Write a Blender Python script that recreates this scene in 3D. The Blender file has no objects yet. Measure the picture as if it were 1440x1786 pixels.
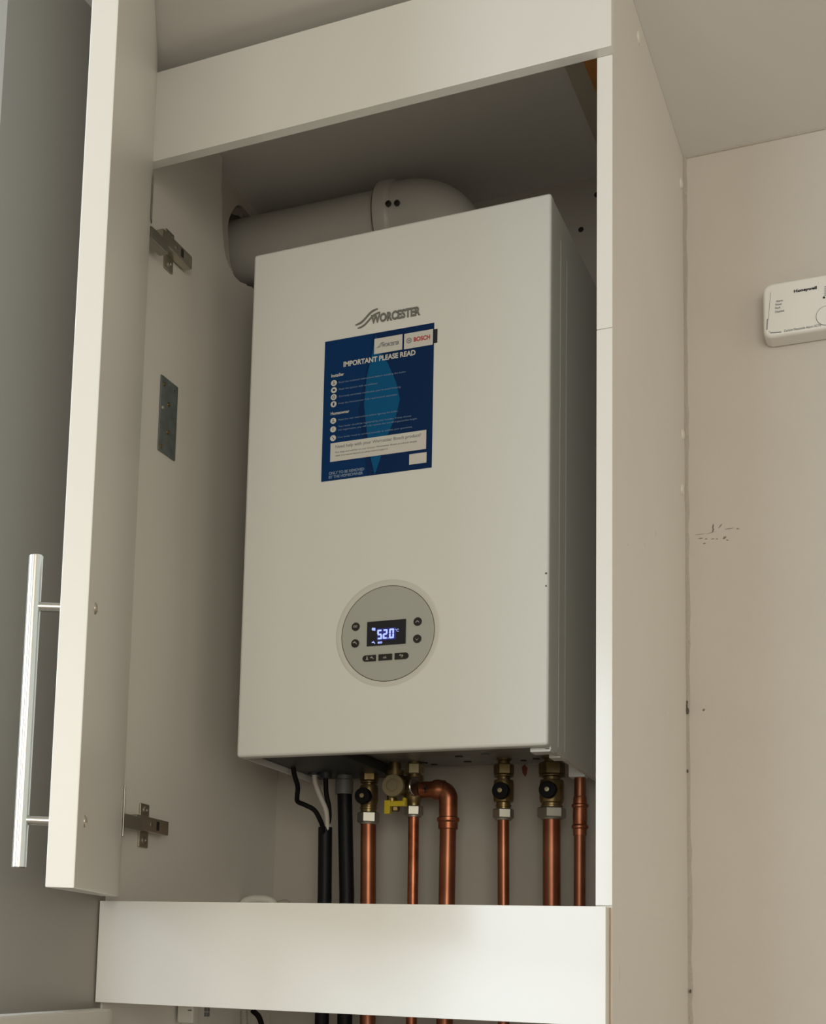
import bpy, bmesh, math, random
from mathutils import Vector, Matrix
random.seed(7)
S = bpy.context.scene
C = S.collection
PI = math.pi

# ------------------------------------------------------------------ camera
CAM = Vector((0.8097, -1.6544, -0.2850))
YAW, PITCH, ROLL = 0.47657, 0.13530, 0.03857
FPX, PPX, PPY = 2536.9, 356.0, 1364.9          # focal length and principal point of the cropped photo, 1440x1786
fw = Vector((-math.sin(YAW)*math.cos(PITCH), math.cos(YAW)*math.cos(PITCH), math.sin(PITCH)))
rt0 = Vector((math.cos(YAW), math.sin(YAW), 0)); up0 = rt0.cross(fw)
RT = rt0*math.cos(ROLL) + up0*math.sin(ROLL); UP = up0*math.cos(ROLL) - rt0*math.sin(ROLL)
cd = bpy.data.cameras.new('camera'); cam = bpy.data.objects.new('camera', cd); C.objects.link(cam)
cam.matrix_world = Matrix.Translation(CAM) @ Matrix((RT, UP, -fw)).transposed().to_4x4()
cd.sensor_fit = 'VERTICAL'; cd.sensor_height = 24.0; cd.lens = FPX/1786*24.0
cd.shift_x = (720-PPX)/1786; cd.shift_y = (PPY-893)/1786
cd.clip_start = 0.02
S.camera = cam

# ------------------------------------------------------------------ light and exposure
w = bpy.data.worlds.new('room_light'); S.world = w; w.use_nodes = True
w.node_tree.nodes['Background'].inputs[0].default_value = (1.0, 0.91, 0.77, 1)
w.node_tree.nodes['Background'].inputs[1].default_value = 0.84
def area(name, loc, target, sx, sy, power, col):
    l = bpy.data.lights.new(name, 'AREA'); l.shape = 'RECTANGLE'; l.size = sx; l.size_y = sy
    l.energy = power; l.color = col
    o = bpy.data.objects.new(name, l); C.objects.link(o); o.location = loc
    o.rotation_euler = (Vector(target)-Vector(loc)).to_track_quat('-Z', 'Y').to_euler()
    return o
area('glazed_door_light', (-0.47, -3.8, 0.22), (-0.47, 0, 0.22), 0.73, 1.26, 17, (0.84, 0.99, 1.14))
area('side_fill_light', (-2.15, -2.3, 0.42), (0.0, -2.3, 0.42), 1.6, 0.8, 72, (0.80, 1.0, 1.15))  # added fill from the left, standing in for bounce off unseen walls
area('opposite_fill_light', (1.7, -3.8, 0.15), (1.7, 0, 0.15), 1.6, 1.2, 37, (1.0, 0.965, 0.86))  # added fill from front right to even out the boiler; no known source
S.view_settings.view_transform = 'Standard'; S.view_settings.look = 'None'
S.view_settings.exposure = 0.09; S.view_settings.gamma = 1.0; S.view_settings.use_curve_mapping = False

# ------------------------------------------------------------------ materials
def srgb(r, g, b):
    f = lambda c: (c/255/12.92) if c/255 <= .04045 else ((c/255+.055)/1.055)**2.4
    return (f(r), f(g), f(b), 1)
def mat(name, col, rough=.5, metal=0., bump=0., scale=60., vary=0., vscale=6., col2=None, coat=0., emit=None, estr=1., spec=.5):
    m = bpy.data.materials.new(name); m.use_nodes = True
    nt = m.node_tree; b = nt.nodes['Principled BSDF']
    b.inputs['Base Color'].default_value = col; b.inputs['Roughness'].default_value = rough
    b.inputs['Metallic'].default_value = metal; b.inputs['Coat Weight'].default_value = coat
    b.inputs['Coat Roughness'].default_value = .08; b.inputs['Specular IOR Level'].default_value = spec
    tc = nt.nodes.new('ShaderNodeTexCoord')
    if vary or col2:
        n = nt.nodes.new('ShaderNodeTexNoise'); n.inputs['Scale'].default_value = vscale; n.inputs['Detail'].default_value = 5
        nt.links.new(tc.outputs['Object'], n.inputs['Vector'])
        r = nt.nodes.new('ShaderNodeValToRGB'); r.color_ramp.elements[0].position = .35; r.color_ramp.elements[1].position = .65
        r.color_ramp.elements[0].color = col
        r.color_ramp.elements[1].color = col2 if col2 else tuple(min(1, c*(1+vary)) for c in col[:3])+(1,)
        nt.links.new(n.outputs['Fac'], r.inputs['Fac']); nt.links.new(r.outputs['Color'], b.inputs['Base Color'])
    if bump:
        n = nt.nodes.new('ShaderNodeTexNoise'); n.inputs['Scale'].default_value = scale; n.inputs['Detail'].default_value = 3
        nt.links.new(tc.outputs['Object'], n.inputs['Vector'])
        bp = nt.nodes.new('ShaderNodeBump'); bp.inputs['Strength'].default_value = bump; bp.inputs['Distance'].default_value = .002
        nt.links.new(n.outputs['Fac'], bp.inputs['Height']); nt.links.new(bp.outputs['Normal'], b.inputs['Normal'])
    if emit:
        b.inputs['Emission Color'].default_value = emit; b.inputs['Emission Strength'].default_value = estr
    return m
M = dict(
 wall=mat('painted_plaster', (.53,.488,.43,1), .8, bump=.35, scale=45, vary=.04),
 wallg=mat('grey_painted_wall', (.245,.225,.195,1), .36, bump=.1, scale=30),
 ceil=mat('ceiling_paint', (.71,.69,.655,1), .85, bump=.2, scale=40),
 floor=mat('floor_vinyl', (.22,.19,.16,1), .5, vary=.1),
 board=mat('white_board', (.66,.63,.57,1), .42, bump=.05, scale=25, vary=.03, vscale=4),
 gloss=mat('gloss_white_board', (.77,.76,.72,1), .17, bump=.02, scale=6, coat=.08),
 door=mat('door_foil', (.68,.655,.60,1), .34, bump=.04, scale=18),
 raw=mat('raw_board', (.50,.42,.33,1), .7, bump=.2, scale=120, vary=.1, vscale=30),
 case=mat('boiler_enamel', (.73,.735,.685,1), .38, bump=.035, scale=420),
 caseside=mat('boiler_side_enamel', (.70,.70,.65,1), .42, bump=.03, scale=420),
 plate=mat('galvanised_plate', (.26,.26,.24,1), .5, .7, vary=.25, vscale=30),
 dial=mat('grey_plastic_disc', (.41,.42,.37,1), .45, bump=.02, scale=300),
 dialring=mat('pale_plastic_ring', (.62,.61,.55,1), .4),
 black=mat('black_plastic', (.012,.011,.008,1), .4),
 lcd=mat('display_glass', (.012,.013,.018,1), .25),
 lcdlit=mat('display_digits', (.3,.35,.9,1), .5, emit=(.33,.42,1,1), estr=1.0),
 lcdglow=mat('display_backlight', (.02,.02,.12,1), .5, emit=(.02,.02,.25,1), estr=.30),
 icon=mat('button_icon_print', (.35,.34,.30,1), .5),
 logo=mat('grey_logo_print', (.21,.21,.185,1), .3, .3),
 navy=mat('navy_print', srgb(4,40,84), .5, spec=.15),
 navy2=mat('mid_blue_print', srgb(4,50,98), .5, spec=.15),
 teal=mat('teal_print', srgb(5,84,130), .5, spec=.15),
 paper=mat('white_print', (.62,.60,.55,1), .4),
 faint=mat('faded_white_print', srgb(120,140,165), .4),
 greyp=mat('grey_print', (.18,.18,.19,1), .4),
 red=mat('red_print', (.45,.03,.03,1), .4),
 flue=mat('flue_white_metal', (.43,.41,.37,1), .4, bump=.03, scale=30),
 plaster=mat('rough_plaster', (.34,.32,.27,1), .9, bump=.9, scale=90, vary=.3, vscale=40),
 dark=mat('dark_cavity', (.05,.045,.035,1), .95, bump=.6, scale=60),
 wood=mat('orange_pine', (.50,.22,.05,1), .55, vary=.35, vscale=22),
 strip=mat('brown_board', (.46,.41,.34,1), .8, vary=.1),
 copper=mat('copper', (.33,.13,.068,1), .36, .85, col2=(.25,.09,.045,1), vscale=22, bump=.05, scale=50),
 copperd=mat('aged_copper', (.27,.085,.040,1), .36, .9, col2=(.40,.15,.08,1), vscale=60, bump=.1, scale=50),
 brass=mat('brass', (.25,.185,.085,1), .36, .85, col2=(.18,.125,.05,1), vscale=60, bump=.12, scale=120),
 brassl=mat('pale_brass', (.36,.30,.18,1), .38, .75, vary=.1, vscale=40),
 nickel=mat('nickel', (.38,.36,.31,1), .42, .9),
 steel=mat('brushed_steel', (.52,.50,.455,1), .22, 1.0),
 hinge=mat('hinge_nickel', (.50,.46,.38,1), .32, .9),
 galv=mat('galvanised_steel', (.16,.19,.185,1), .45, .6, vary=.3, vscale=60),
 rubber=mat('black_rubber', (.005,.005,.005,1), .6, bump=.1, scale=200, spec=.15),
 conduit=mat('black_foam', (.0045,.005,.006,1), .5, bump=.2, scale=260, spec=.22),
 gland=mat('dark_grey_nylon', (.020,.023,.026,1), .5),
 greypl=mat('grey_plastic_collar', (.11,.115,.105,1), .55),
 white_pl=mat('white_plastic', (.66,.64,.58,1), .4),
 cable=mat('white_cable', (.50,.46,.40,1), .5),
 yellow=mat('yellow_plastic', (.55,.42,.01,1), .4),
 alarm=mat('alarm_plastic', (.74,.72,.67,1), .38),
 smudge=mat('wall_smudges', (.21,.175,.14,1), .8),
 wallshade=mat('shaded_plaster', (.42,.385,.335,1), .85, bump=.3, scale=35, vary=.06),  # wall colour darkened to carry the shade inside the cupboard
 scuff=mat('scuff_marks', (.10,.085,.065,1), .8),
 chip=mat('paint_chip', (.20,.05,.03,1), .9),
 seal=mat('wall_sealant', (.42,.38,.32,1), .7, bump=1., scale=200),
 cap=mat('cream_cap', (.66,.63,.56,1), .4),
)

# ------------------------------------------------------------------ mesh helpers
class MB:
    def __init__(s): s.b = bmesh.new()
    def box(s, x0, x1, y0, y1, z0, z1, bev=0, seg=2):
        t = bmesh.new(); bmesh.ops.create_cube(t, size=1)
        for v in t.verts: v.co = Vector(((x0+x1)/2+v.co.x*(x1-x0), (y0+y1)/2+v.co.y*(y1-y0), (z0+z1)/2+v.co.z*(z1-z0)))
        if bev: bmesh.ops.bevel(t, geom=t.edges[:], offset=bev, segments=seg, profile=.5, affect='EDGES')
        return s.merge(t)
    def merge(s, t, mx=None):
        if mx is not None: bmesh.ops.transform(t, matrix=mx, verts=t.verts[:])
        me = bpy.data.meshes.new('tmp'); t.to_mesh(me); t.free(); s.b.from_mesh(me); bpy.data.meshes.remove(me); return s
    def lathe(s, prof, origin=(0,0,0), axis='z', n=32, cap=True):
        """profile of (radius, height) revolved about an axis; axis may be x, y, z or a vector"""
        t = bmesh.new(); rings = []
        for r, h in prof: rings.append([t.verts.new((r*math.cos(2*PI*k/n), r*math.sin(2*PI*k/n), h)) for k in range(n)])
        for a, b in zip(rings, rings[1:]):
            for k in range(n): t.faces.new((a[k], a[(k+1)%n], b[(k+1)%n], b[k]))
        if cap: t.faces.new(rings[0][::-1]); t.faces.new(rings[-1])
        bmesh.ops.recalc_face_normals(t, faces=t.faces[:])
        ax = {'x': Vector((1,0,0)), 'y': Vector((0,-1,0)), 'z': Vector((0,0,1))}.get(axis) if isinstance(axis, str) else Vector(axis)
        q = Vector((0,0,1)).rotation_difference(ax).to_matrix().to_4x4()
        return s.merge(t, Matrix.Translation(origin) @ q)
    def hexa(s, r, z0, z1, origin, axis='z', rot=0., ch=.0015):
        t = bmesh.new(); c = ch
        rings = []
        for rr, h in ((r-c, z0), (r, z0+c), (r, z1-c), (r-c, z1)):
            rings.append([t.verts.new((rr*math.cos(rot+PI*k/3), rr*math.sin(rot+PI*k/3), h)) for k in range(6)])
        for a, b in zip(rings, rings[1:]):
            for k in range(6): t.faces.new((a[k], a[(k+1)%6], b[(k+1)%6], b[k]))
        t.faces.new(rings[0][::-1]); t.faces.new(rings[-1])
        bmesh.ops.recalc_face_normals(t, faces=t.faces[:])
        ax = {'x': Vector((1,0,0)), 'y': Vector((0,-1,0)), 'z': Vector((0,0,1))}[axis]
        q = Vector((0,0,1)).rotation_difference(ax).to_matrix().to_4x4()
        return s.merge(t, Matrix.Translation(origin) @ q)
    def tube(s, pts, r, n=16, smooth=6):
        P = [Vector(p) for p in pts]
        if smooth and len(P) > 2:                       # Catmull-Rom
            Q = []; E = [P[0]*2-P[1]] + P + [P[-1]*2-P[-2]]
            for i in range(1, len(E)-2):
                for k in range(smooth):
                    t = k/smooth; a, b, c, d = E[i-1:i+3]
                    Q.append(.5*((2*b)+(-a+c)*t+(2*a-5*b+4*c-d)*t*t+(-a+3*b-3*c+d)*t**3))
            P = Q+[P[-1]]
        rings = []; pv = None
        for i, p in enumerate(P):
            d = ((P[min(i+1, len(P)-1)])-(P[max(i-1, 0)])).normalized()
            if pv is None: u = d.cross(Vector((0,1,0.01))).normalized()
            else: u = (pv-d*pv.dot(d)).normalized()
            pv = u; v = d.cross(u)
            rr = r(i/(len(P)-1)) if callable(r) else r
            rings.append([s.b.verts.new(p+(u*math.cos(2*PI*k/n)+v*math.sin(2*PI*k/n))*rr) for k in range(n)])
        for a, b in zip(rings, rings[1:]):
            for k in range(n): s.b.faces.new((a[k], a[(k+1)%n], b[(k+1)%n], b[k]))
        s.b.faces.new(rings[0][::-1]); s.b.faces.new(rings[-1])
        return s
    def prism(s, pts, off):
        """closed polygon (3D points) extruded by the vector off"""
        a = [s.b.verts.new(p) for p in pts]; b = [s.b.verts.new(Vector(p)+Vector(off)) for p in pts]
        fs = [s.b.faces.new(a), s.b.faces.new(b[::-1])]
        for i in range(len(a)): fs.append(s.b.faces.new((a[i], b[i], b[(i+1)%len(a)], a[(i+1)%len(a)])))
        bmesh.ops.recalc_face_normals(s.b, faces=fs); return s
WL = {}
def put(name, mb, m, parent=None, smooth=35, kind=None, label=None, cat=None, group=None):
    b = mb.b; bmesh.ops.recalc_face_normals(b, faces=b.faces[:])
    off = Vector((0,0,0))
    if parent is None and kind != 'structure':
        xs = [v.co for v in b.verts]
        off = Vector(((min(v.x for v in xs)+max(v.x for v in xs))/2, (min(v.y for v in xs)+max(v.y for v in xs))/2, min(v.z for v in xs)))
        bmesh.ops.translate(b, vec=-off, verts=b.verts[:])
    me = bpy.data.meshes.new(name); b.to_mesh(me); b.free()
    me.materials.append(M[m] if isinstance(m, str) else m)
    if smooth:
        me.polygons.foreach_set('use_smooth', [True]*len(me.polygons)); me.set_sharp_from_angle(angle=math.radians(smooth))
    o = bpy.data.objects.new(name, me); C.objects.link(o); WL[o.name] = off
    if smooth:
        wn = o.modifiers.new('weighted', 'WEIGHTED_NORMAL'); wn.mode = 'FACE_AREA'; wn.weight = 100; wn.keep_sharp = True
    if parent is not None: o.parent = parent; o.location = -WL[parent.name]; WL[o.name] = Vector((0,0,0))
    else: o.location = off
    if kind: o['kind'] = kind
    if label: o['label'] = label
    if cat: o['category'] = cat
    if group: o['group'] = group
    return o
def thing(name, loc, label, cat, group=None):
    o = bpy.data.objects.new(name, None); C.objects.link(o); o.location = loc; o.empty_display_size = .05
    WL[o.name] = Vector(loc); o['label'] = label; o['category'] = cat
    if group: o['group'] = group
    return o
def box(name, m, parent, *a, bev=.0008, **k):
    return put(name, MB().box(*a, bev=bev), m, parent, **k)
def text(name, s, x0, x1, z0, z1, y, m, parent, thick=.0003, bold=0., label=None, shear=0.):
    """flat lettering facing the room on the plane y, fitted into x0..x1 and z0..z1"""
    cu = bpy.data.curves.new('t', 'FONT'); cu.body = s; cu.size = 1; cu.offset = bold; cu.extrude = .01; cu.shear = shear
    cu.resolution_u = 3
    ob = bpy.data.objects.new('t', cu); C.objects.link(ob)
    dg = bpy.context.evaluated_depsgraph_get(); dg.update()
    me = bpy.data.meshes.new_from_object(ob.evaluated_get(dg)); bpy.data.objects.remove(ob); bpy.data.curves.remove(cu)
    xs = [v.co.x for v in me.vertices]; ys = [v.co.y for v in me.vertices]
    ax, bx, ay, by = min(xs), max(xs), min(ys), max(ys)
    for v in me.vertices:
        cx, cy, cz = v.co
        v.co = (x0+(cx-ax)/(bx-ax)*(x1-x0), y-thick*(.5+50*cz), z0+(cy-ay)/(by-ay)*(z1-z0))
    me.materials.clear(); me.materials.append(M[m]); me.name = name
    o = bpy.data.objects.new(name, me); C.objects.link(o); o.parent = parent; o.location = -WL[parent.name]; WL[o.name] = Vector((0,0,0))
    if label: o['label'] = label
    return o
def ray(px, py): return fw + RT*((px-PPX)/FPX) - UP*((py-PPY)/FPX)
def on_y(px, py, y):                  # a measurement taken off the photo -> the point on the plane y of the room
    d = ray(px, py); return CAM + d*((y-CAM.y)/d.y)
def on_x(px, py, x):
    d = ray(px, py); return CAM + d*((x-CAM.x)/d.x)

# ------------------------------------------------------------------ dimensions (metres; boiler front plane is y=0, its lower left corner the origin)
BW, BH, BD = .400, .6833, .290
YB = .3174                           # back wall
ZC = .8776                           # ceiling
ZF = -1.50                           # floor
X1, X2 = .4898, .5060                # right side panel
Y1 = -.1609; Y2 = Y1-.0162           # carcass front, rail front
XP = -.0848                          # left panel inner face
XW = -.1035                          # left wall

# ------------------------------------------------------------------ the setting
put('wall_back', MB().box(XW, 3.2, YB, YB+.1, ZF, ZC), 'wall', kind='structure', smooth=0)
WB = bpy.data.objects['wall_back']
# left wall: a thick block with the round flue hole through its face
HY, HZ, HR = .187, .798, .066
lw = MB(); g = .075
ring = []; sq = []
n = 40
for k in range(n):
    a = 2*PI*k/n; c, s_ = math.cos(a), math.sin(a); q = g/max(abs(c), abs(s_))
    jr = HR*(1+.035*math.sin(3*a+1)+.02*math.sin(7*a))
    ring.append((HY+jr*c, HZ+jr*s_)); sq.append((HY+q*c, HZ+q*s_))
A = [lw.b.verts.new((XW, y, z)) for y, z in ring]; B = [lw.b.verts.new((XW, y, z)) for y, z in sq]
D_ = [lw.b.verts.new((XW-.14, y, z)) for y, z in ring]
for k in range(n):
    j = (k+1) % n
    lw.b.faces.new((A[k], A[j], B[j], B[k])); lw.b.faces.new((A[k], A[j], D_[j], D_[k]))
YL = Y1-.01; YLF = -.4600
def quad(mb, y0, y1, z0, z1, x=XW): mb.b.faces.new([mb.b.verts.new(p) for p in ((x,y0,z0),(x,y1,z0),(x,y1,z1),(x,y0,z1))])
quad(lw, YL, HY-g, ZF, ZC); quad(lw, HY+g, YB, ZF, ZC); quad(lw, HY-g, HY+g, ZF, HZ-g); quad(lw, HY-g, HY+g, HZ+g, ZC)
lw.b.faces.new([lw.b.verts.new(p) for p in ((XW-.14,YL,ZF),(XW,YL,ZF),(XW,YL,ZC),(XW-.14,YL,ZC))])
lw.box(XW-1.8, XW-.14, YL, YB, ZF, ZC)
put('wall_left', lw, 'wall', kind='structure', smooth=0)
XF = -.0875
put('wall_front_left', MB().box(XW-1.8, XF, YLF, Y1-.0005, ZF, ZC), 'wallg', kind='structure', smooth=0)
put('ceiling', MB().box(-2.2, 3.2, -4.2, YB+.1, ZC, ZC+.1), 'ceil', kind='structure', smooth=0)
put('floor', MB().box(-2.2, 3.2, -4.2, YB+.1, ZF-.1, ZF), 'floor', kind='structure', smooth=0)
# wall marks
sc = MB()
for (u, v, L, h, a) in [(1243,918,9,3,80),(1243,925,6,3,70),(1256,917,8,2,50),(1272,922,14,1.2,4),(1286,922,5,1.6,-6),(1222,939,7,1.5,0),(1231,940,4,1.5,5),
                        (1243,940,5,1.5,0),(1250,940,4,1.5,0),(1263,938,5,4,20),(1268,942,4,2,-30),(1228,948,4,2,0),(1220,932,18,.8,2),(1240,929,14,.8,10),(1227,1238,4,4,30),(1198,726,2.5,3,0),
                        (1199,917,1.5,7,0),(1199,905,1.5,5,0)]:
    p = on_y(u, v, YB); s_ = .00092; t = bmesh.new(); bmesh.ops.create_icosphere(t, subdivisions=1, radius=1)
    for q in t.verts:
        if abs(q.co.x) < 2: q.co *= random.uniform(.75, 1.15)
    sc.merge(t, Matrix.Translation(p) @ Matrix.Rotation(-math.radians(a), 4, 'Y') @ Matrix.Diagonal((L/2*s_*1.2, .0004, h/2*s_, 1)))
put('scuff_marks', sc, 'smudge', WB, kind='stuff', label='dark scuffs and pinholes in the plaster')
put('shaded_plaster', MB().box(XP, X1, YB-.0008, YB+.001, ZF, ZC), 'wallshade', WB, smooth=0, label='back wall plaster inside the cupboard, its shade put into a darker colour')  # sheet over the back wall, coloured darker to stand in for cupboard shade
p = on_y(915, 1345, YB)
ch = MB(); ch.prism([p+Vector((x, -.0014, z)) for x, z in ((-.004,.006),(0,.009),(.004,.004),(.003,-.004),(.001,-.008),(-.003,-.003))], (0,.0006,0))
put('paint_chip', ch, 'chip', WB, label='small reddish paint chip')
# holes drilled in the back wall above the boiler
for u, v, r in ((1013,401,.0038),(1041,340,.004)):
    p = on_y(u, v, YB); put('drill_hole', MB().lathe([(r,-.002),(r,.0014)], p, 'y', 20), 'black', WB)
# sealant in the corner beside the cupboard, and along the ceiling
sb = MB(); k = 120; prev = None
for i in range(k+1):
    z = ZF+(ZC-ZF)*i/k; a = .0045+random.uniform(-.001,.002); b_ = .004+random.uniform(-.001,.0015)
    r_ = [sb.b.verts.new(q) for q in ((X2, YB-a*1.6, z), (X2+b_*.4, YB-a*.5, z), (X2+b_, YB, z))]
    if prev:
        sb.b.faces.new((prev[0], prev[1], r_[1], r_[0])); sb.b.faces.new((prev[1], prev[2], r_[2], r_[1]))
    prev = r_
put('trim_1', sb, 'seal', kind='structure')
put('trim_2', MB().tube([(X2, YB, ZC), (.8, YB-.0005, ZC-.0006), (1.1, YB, ZC), (3.1, YB, ZC)], .0022, 8), 'seal', kind='structure')
mk = MB()
for u, v, rr in ((1197,1232,.003),(1199,1240,.0035),(1190,1243,.002),(1198,1225,.002),(1199,1345,.0018),(1204,1729,.002)):
    p = on_y(u, v, YB-.006); t = bmesh.new(); bmesh.ops.create_icosphere(t, subdivisions=2, radius=1)
    mk.merge(t, Matrix.Translation(p) @ Matrix.Diagonal((rr*.5, .003, rr*1.3, 1)))
put('crack', mk, 'scuff', bpy.data.objects['trim_1'], kind='stuff')

# ------------------------------------------------------------------ the cupboard
cb = thing('boiler_cupboard', (.21, Y1, ZF), 'tall white cupboard around the boiler, its door standing open on the left', 'cupboard')
ZJ = .4195; ZL = -.1945
box('side_panel', 'board', cb, X1, X2, Y1, YB, ZJ+.00003, ZC-.0005, bev=0)
sp = box('side_panel', 'board', cb, X1, X2, Y1, YB, ZL, ZJ-.00003, bev=0)
lp = box('side_panel', 'board', cb, X1, X2, Y1, YB, ZF, ZL-.00003, bev=0, label='lower side panel with a raw beige front edge')
box('raw_edge', 'raw', lp, X1+.0004, X2-.0004, Y1-.0003, Y1, ZF, ZL-.002, bev=0)
# white edging strips on the front edge of the right panel
box('edge_strip', 'gloss', cb, X1-.0002, X2+.0002, Y1-.0012, Y1, ZJ+.0006, .7345, bev=.0004)
box('edge_strip', 'gloss', cb, X1-.0002, X2+.0002, Y1-.0012, Y1, ZL, ZJ-.0006, bev=.0004)
# dark joint line in the lower panel beside the bottom rail
box('joint_gap', 'scuff', cb, X2-.0024, X2-.0018, Y1-.0004, Y1+.001, -.34, ZL-.002, bev=0)
# left panels; the upper one is cut away round the flue
ZJL = .4335
prof = [(Y1,ZJL+.00003),(YB,ZJL+.00003),(YB,.700),(.25,.712),(.205,.722),(.175,.7335),(.150,.7265),(.130,.7225),(.112,.7225),(.0975,.727),(.086,.734),(.078,.744),(.0715,.760),(.0675,.780),(.0655,.800),(.0645,.815),(.0605,.830),(.0600,ZC-.0005),(Y1,ZC-.0005)]
put('side_panel', MB().prism([(XP, y, z) for y, z in prof], (-.016,0,0)), 'board', cb, smooth=0)
box('side_panel', 'board', cb, XP-.016, XP, Y1, YB, ZF, ZJL-.00003, bev=0)
# ragged cut edge of the flue opening
rg = MB()
for i in range(46):
    k = i/45*8; a = int(min(k, 7)); t_ = k-a; q0 = prof[5+a]; q1 = prof[6+a]
    y = q0[0]*(1-t_)+q1[0]*t_; z = q0[1]*(1-t_)+q1[1]*t_
    t = bmesh.new(); bmesh.ops.create_icosphere(t, subdivisions=1, radius=1)
    for q in t.verts: q.co *= random.uniform(.6,1.3)
    rg.merge(t, Matrix.Translation((XP-.004, y+random.uniform(-.001,.002), z+random.uniform(-.001,.002))) @ Matrix.Diagonal((.0038,.0028,.0028,1)))
put('ragged_cut', rg, 'strip', cb, kind='stuff')
box('rail', 'gloss', cb, -.0856, .5080, Y2, Y1-.0004, .7347, .8564, label='top rail', bev=.0006)
box('rail', 'gloss', cb, -.0856, .5029, Y2, Y1-.0004, -.3146, -.1961, label='bottom rail', bev=.0006)
# screw caps on the outer right panel
for u, v in ((1113,66),(1187,320),(1190,758),(1189,854)):
    p = on_x(u, v, X2)
    if p.y > YB-.018: p.y = YB-.020
    put('screw_cap', MB().lathe([(.0075,0),(.0072,.0012),(.005,.0022),(.0,.0026)], p, 'x', 24, cap=False), 'cap', cb)
pm = MB()
for u, v, a, b_ in ((1143,930,.001,.004),(1124,950,.0015,.001),(1095,950,.0016,.001),(1160,1243,.001,.0015),(1080,1700,.001,.012)):
    p = on_x(u, v, X2); t = bmesh.new(); bmesh.ops.create_icosphere(t, subdivisions=1, radius=1)
    pm.merge(t, Matrix.Translation(p) @ Matrix.Diagonal((.0002, a, b_, 1)))
put('scuff_marks', pm, 'strip', cb, kind='stuff')

# mending plate on the left panel
mp = put('mending_plate', MB().box(XP, XP+.0022, -.090, -.0442, .3905, .4925, bev=.0009), 'galv', cb, label='blue-grey galvanised mending plate')
for i, (u, v) in enumerate(((286,670),(304,683),(294,706),(284,711),(292,754),(280,778),(298,788))):
    p = on_x(u, v, XP+.002)
    if i in (1, 6): put('rivet_hole', MB().lathe([(.0022,-.001),(.0022,.0004)], p, 'x', 16), 'steel', mp)
    else: put('screw', MB().lathe([(.0034,0),(.0030,.0010),(.0012,.0013),(.0,.0004)], p, 'x', 16, cap=False), 'brass' if i != 3 else 'hinge', mp)

# hinges
def hinge(z, kz=0.):
    hp = MB()
    hp.box(XP, XP+.0030, -.0960, -.0735, z-.0280, z+.0270, bev=.0014)
    h = put('hinge', hp, 'hinge', cb)
    put('hinge_arm', MB().box(XP+.0025, XP+.0150, -.1255, -.0435, z-.0090, z+.0090, bev=.0014), 'hinge', h)
    put('hinge_knuckle', MB().box(XP+.0100, XP+.0235, -.1700, -.1240, z-.0125+kz, z+.0050+kz, bev=.0020), 'nickel', h)
    put('adjusting_slot', MB().box(XP+.0146, XP+.0153, -.0760, -.0690, z-.0055, z+.0055), 'black', h)
    put('screw', MB().lathe([(.0035,0),(.0035,.0008),(.0015,.0012)], (XP+.0148, -.088, z), 'x', 16), 'nickel', h)
    for s_ in (-1, 1):
        put('screw', MB().lathe([(.0052,0),(.0048,.0014),(.0022,.0018),(.0016,.0004)], (XP+.0030, -.0845, z+s_*.0190), 'x', 18), 'nickel', h)
    return h
hinge(.6650, -.0165); hinge(-.0960)

# the open door: hinge edge near (-.06,-.176), free edge toward the camera
HX = Vector((-.0599, -.1760, 0)); FR = Vector((.2087, -.7014, 0)); DD = (FR-HX).normalized(); DN = Vector((-DD.y, DD.x, 0))   # DN points to the inner side (right)
if DN.x < 0: DN = -DN
L = (FR-HX).length; TD = .0226
def dpt(s, z, off=0): return HX + DD*s + DN*off + Vector((0,0,z))
dm = MB(); t = bmesh.new()
cr = [(0,-.1911),(L,-.2184),(L,ZC-.004),(0,ZC-.004)]
va = [t.verts.new(dpt(s, z)) for s, z in cr]; vb = [t.verts.new(dpt(s, z, -TD)) for s, z in cr]
t.faces.new(va); t.faces.new(vb[::-1])
for i in range(4): t.faces.new((va[i], vb[i], vb[(i+1)%4], va[(i+1)%4]))
bmesh.ops.recalc_face_normals(t, faces=t.faces[:]); bmesh.ops.bevel(t, geom=t.edges[:], offset=.0012, segments=2, profile=.5, affect='EDGES')
dm.merge(t)
door = put('door', dm, 'door', cb, label='tall open door with a bar handle on its far side')
hm = MB(); SH = .530; OH = -.0513
hm.lathe([(.0052,0),(.0060,.0008),(.0060,.2618),(.0052,.2626)], dpt(SH, -.2000, OH), 'z', 28)
hd = put('handle', hm, 'steel', door, label='brushed steel bar handle')
for z in (.0187, -.1605): put('handle_post', MB().lathe([(.0042,0),(.0042,.0285)], dpt(SH, z, OH+.001), tuple(DN), 20), 'steel', door)
for z in (.0187, -.1598):
    put('screw', MB().lathe([(.0052,-.0004),(.0050,.0008),(.0030,.0022),(.0,.0024)], dpt(SH, z, .0), tuple(DN), 20, cap=False), 'hinge', door)
# hinge cups let into the door
for z in (.6830, -.0900):
    fl = MB(); a = dpt(.006, z, .0002)
    t = bmesh.new(); bmesh.ops.create_cube(t, size=1)
    mx = Matrix((DD, Vector((0,0,1)), DN)).transposed().to_4x4()
    for v in t.verts: v.co = Vector((v.co.x*.012, v.co.y*.062, v.co.z*.0016))
    bmesh.ops.bevel(t, geom=t.edges[:], offset=.0006, segments=1, affect='EDGES')
    fl.merge(t, Matrix.Translation(a+DN*.0012) @ mx)
    put('hinge_cup_flange', fl, 'steel', door)
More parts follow.
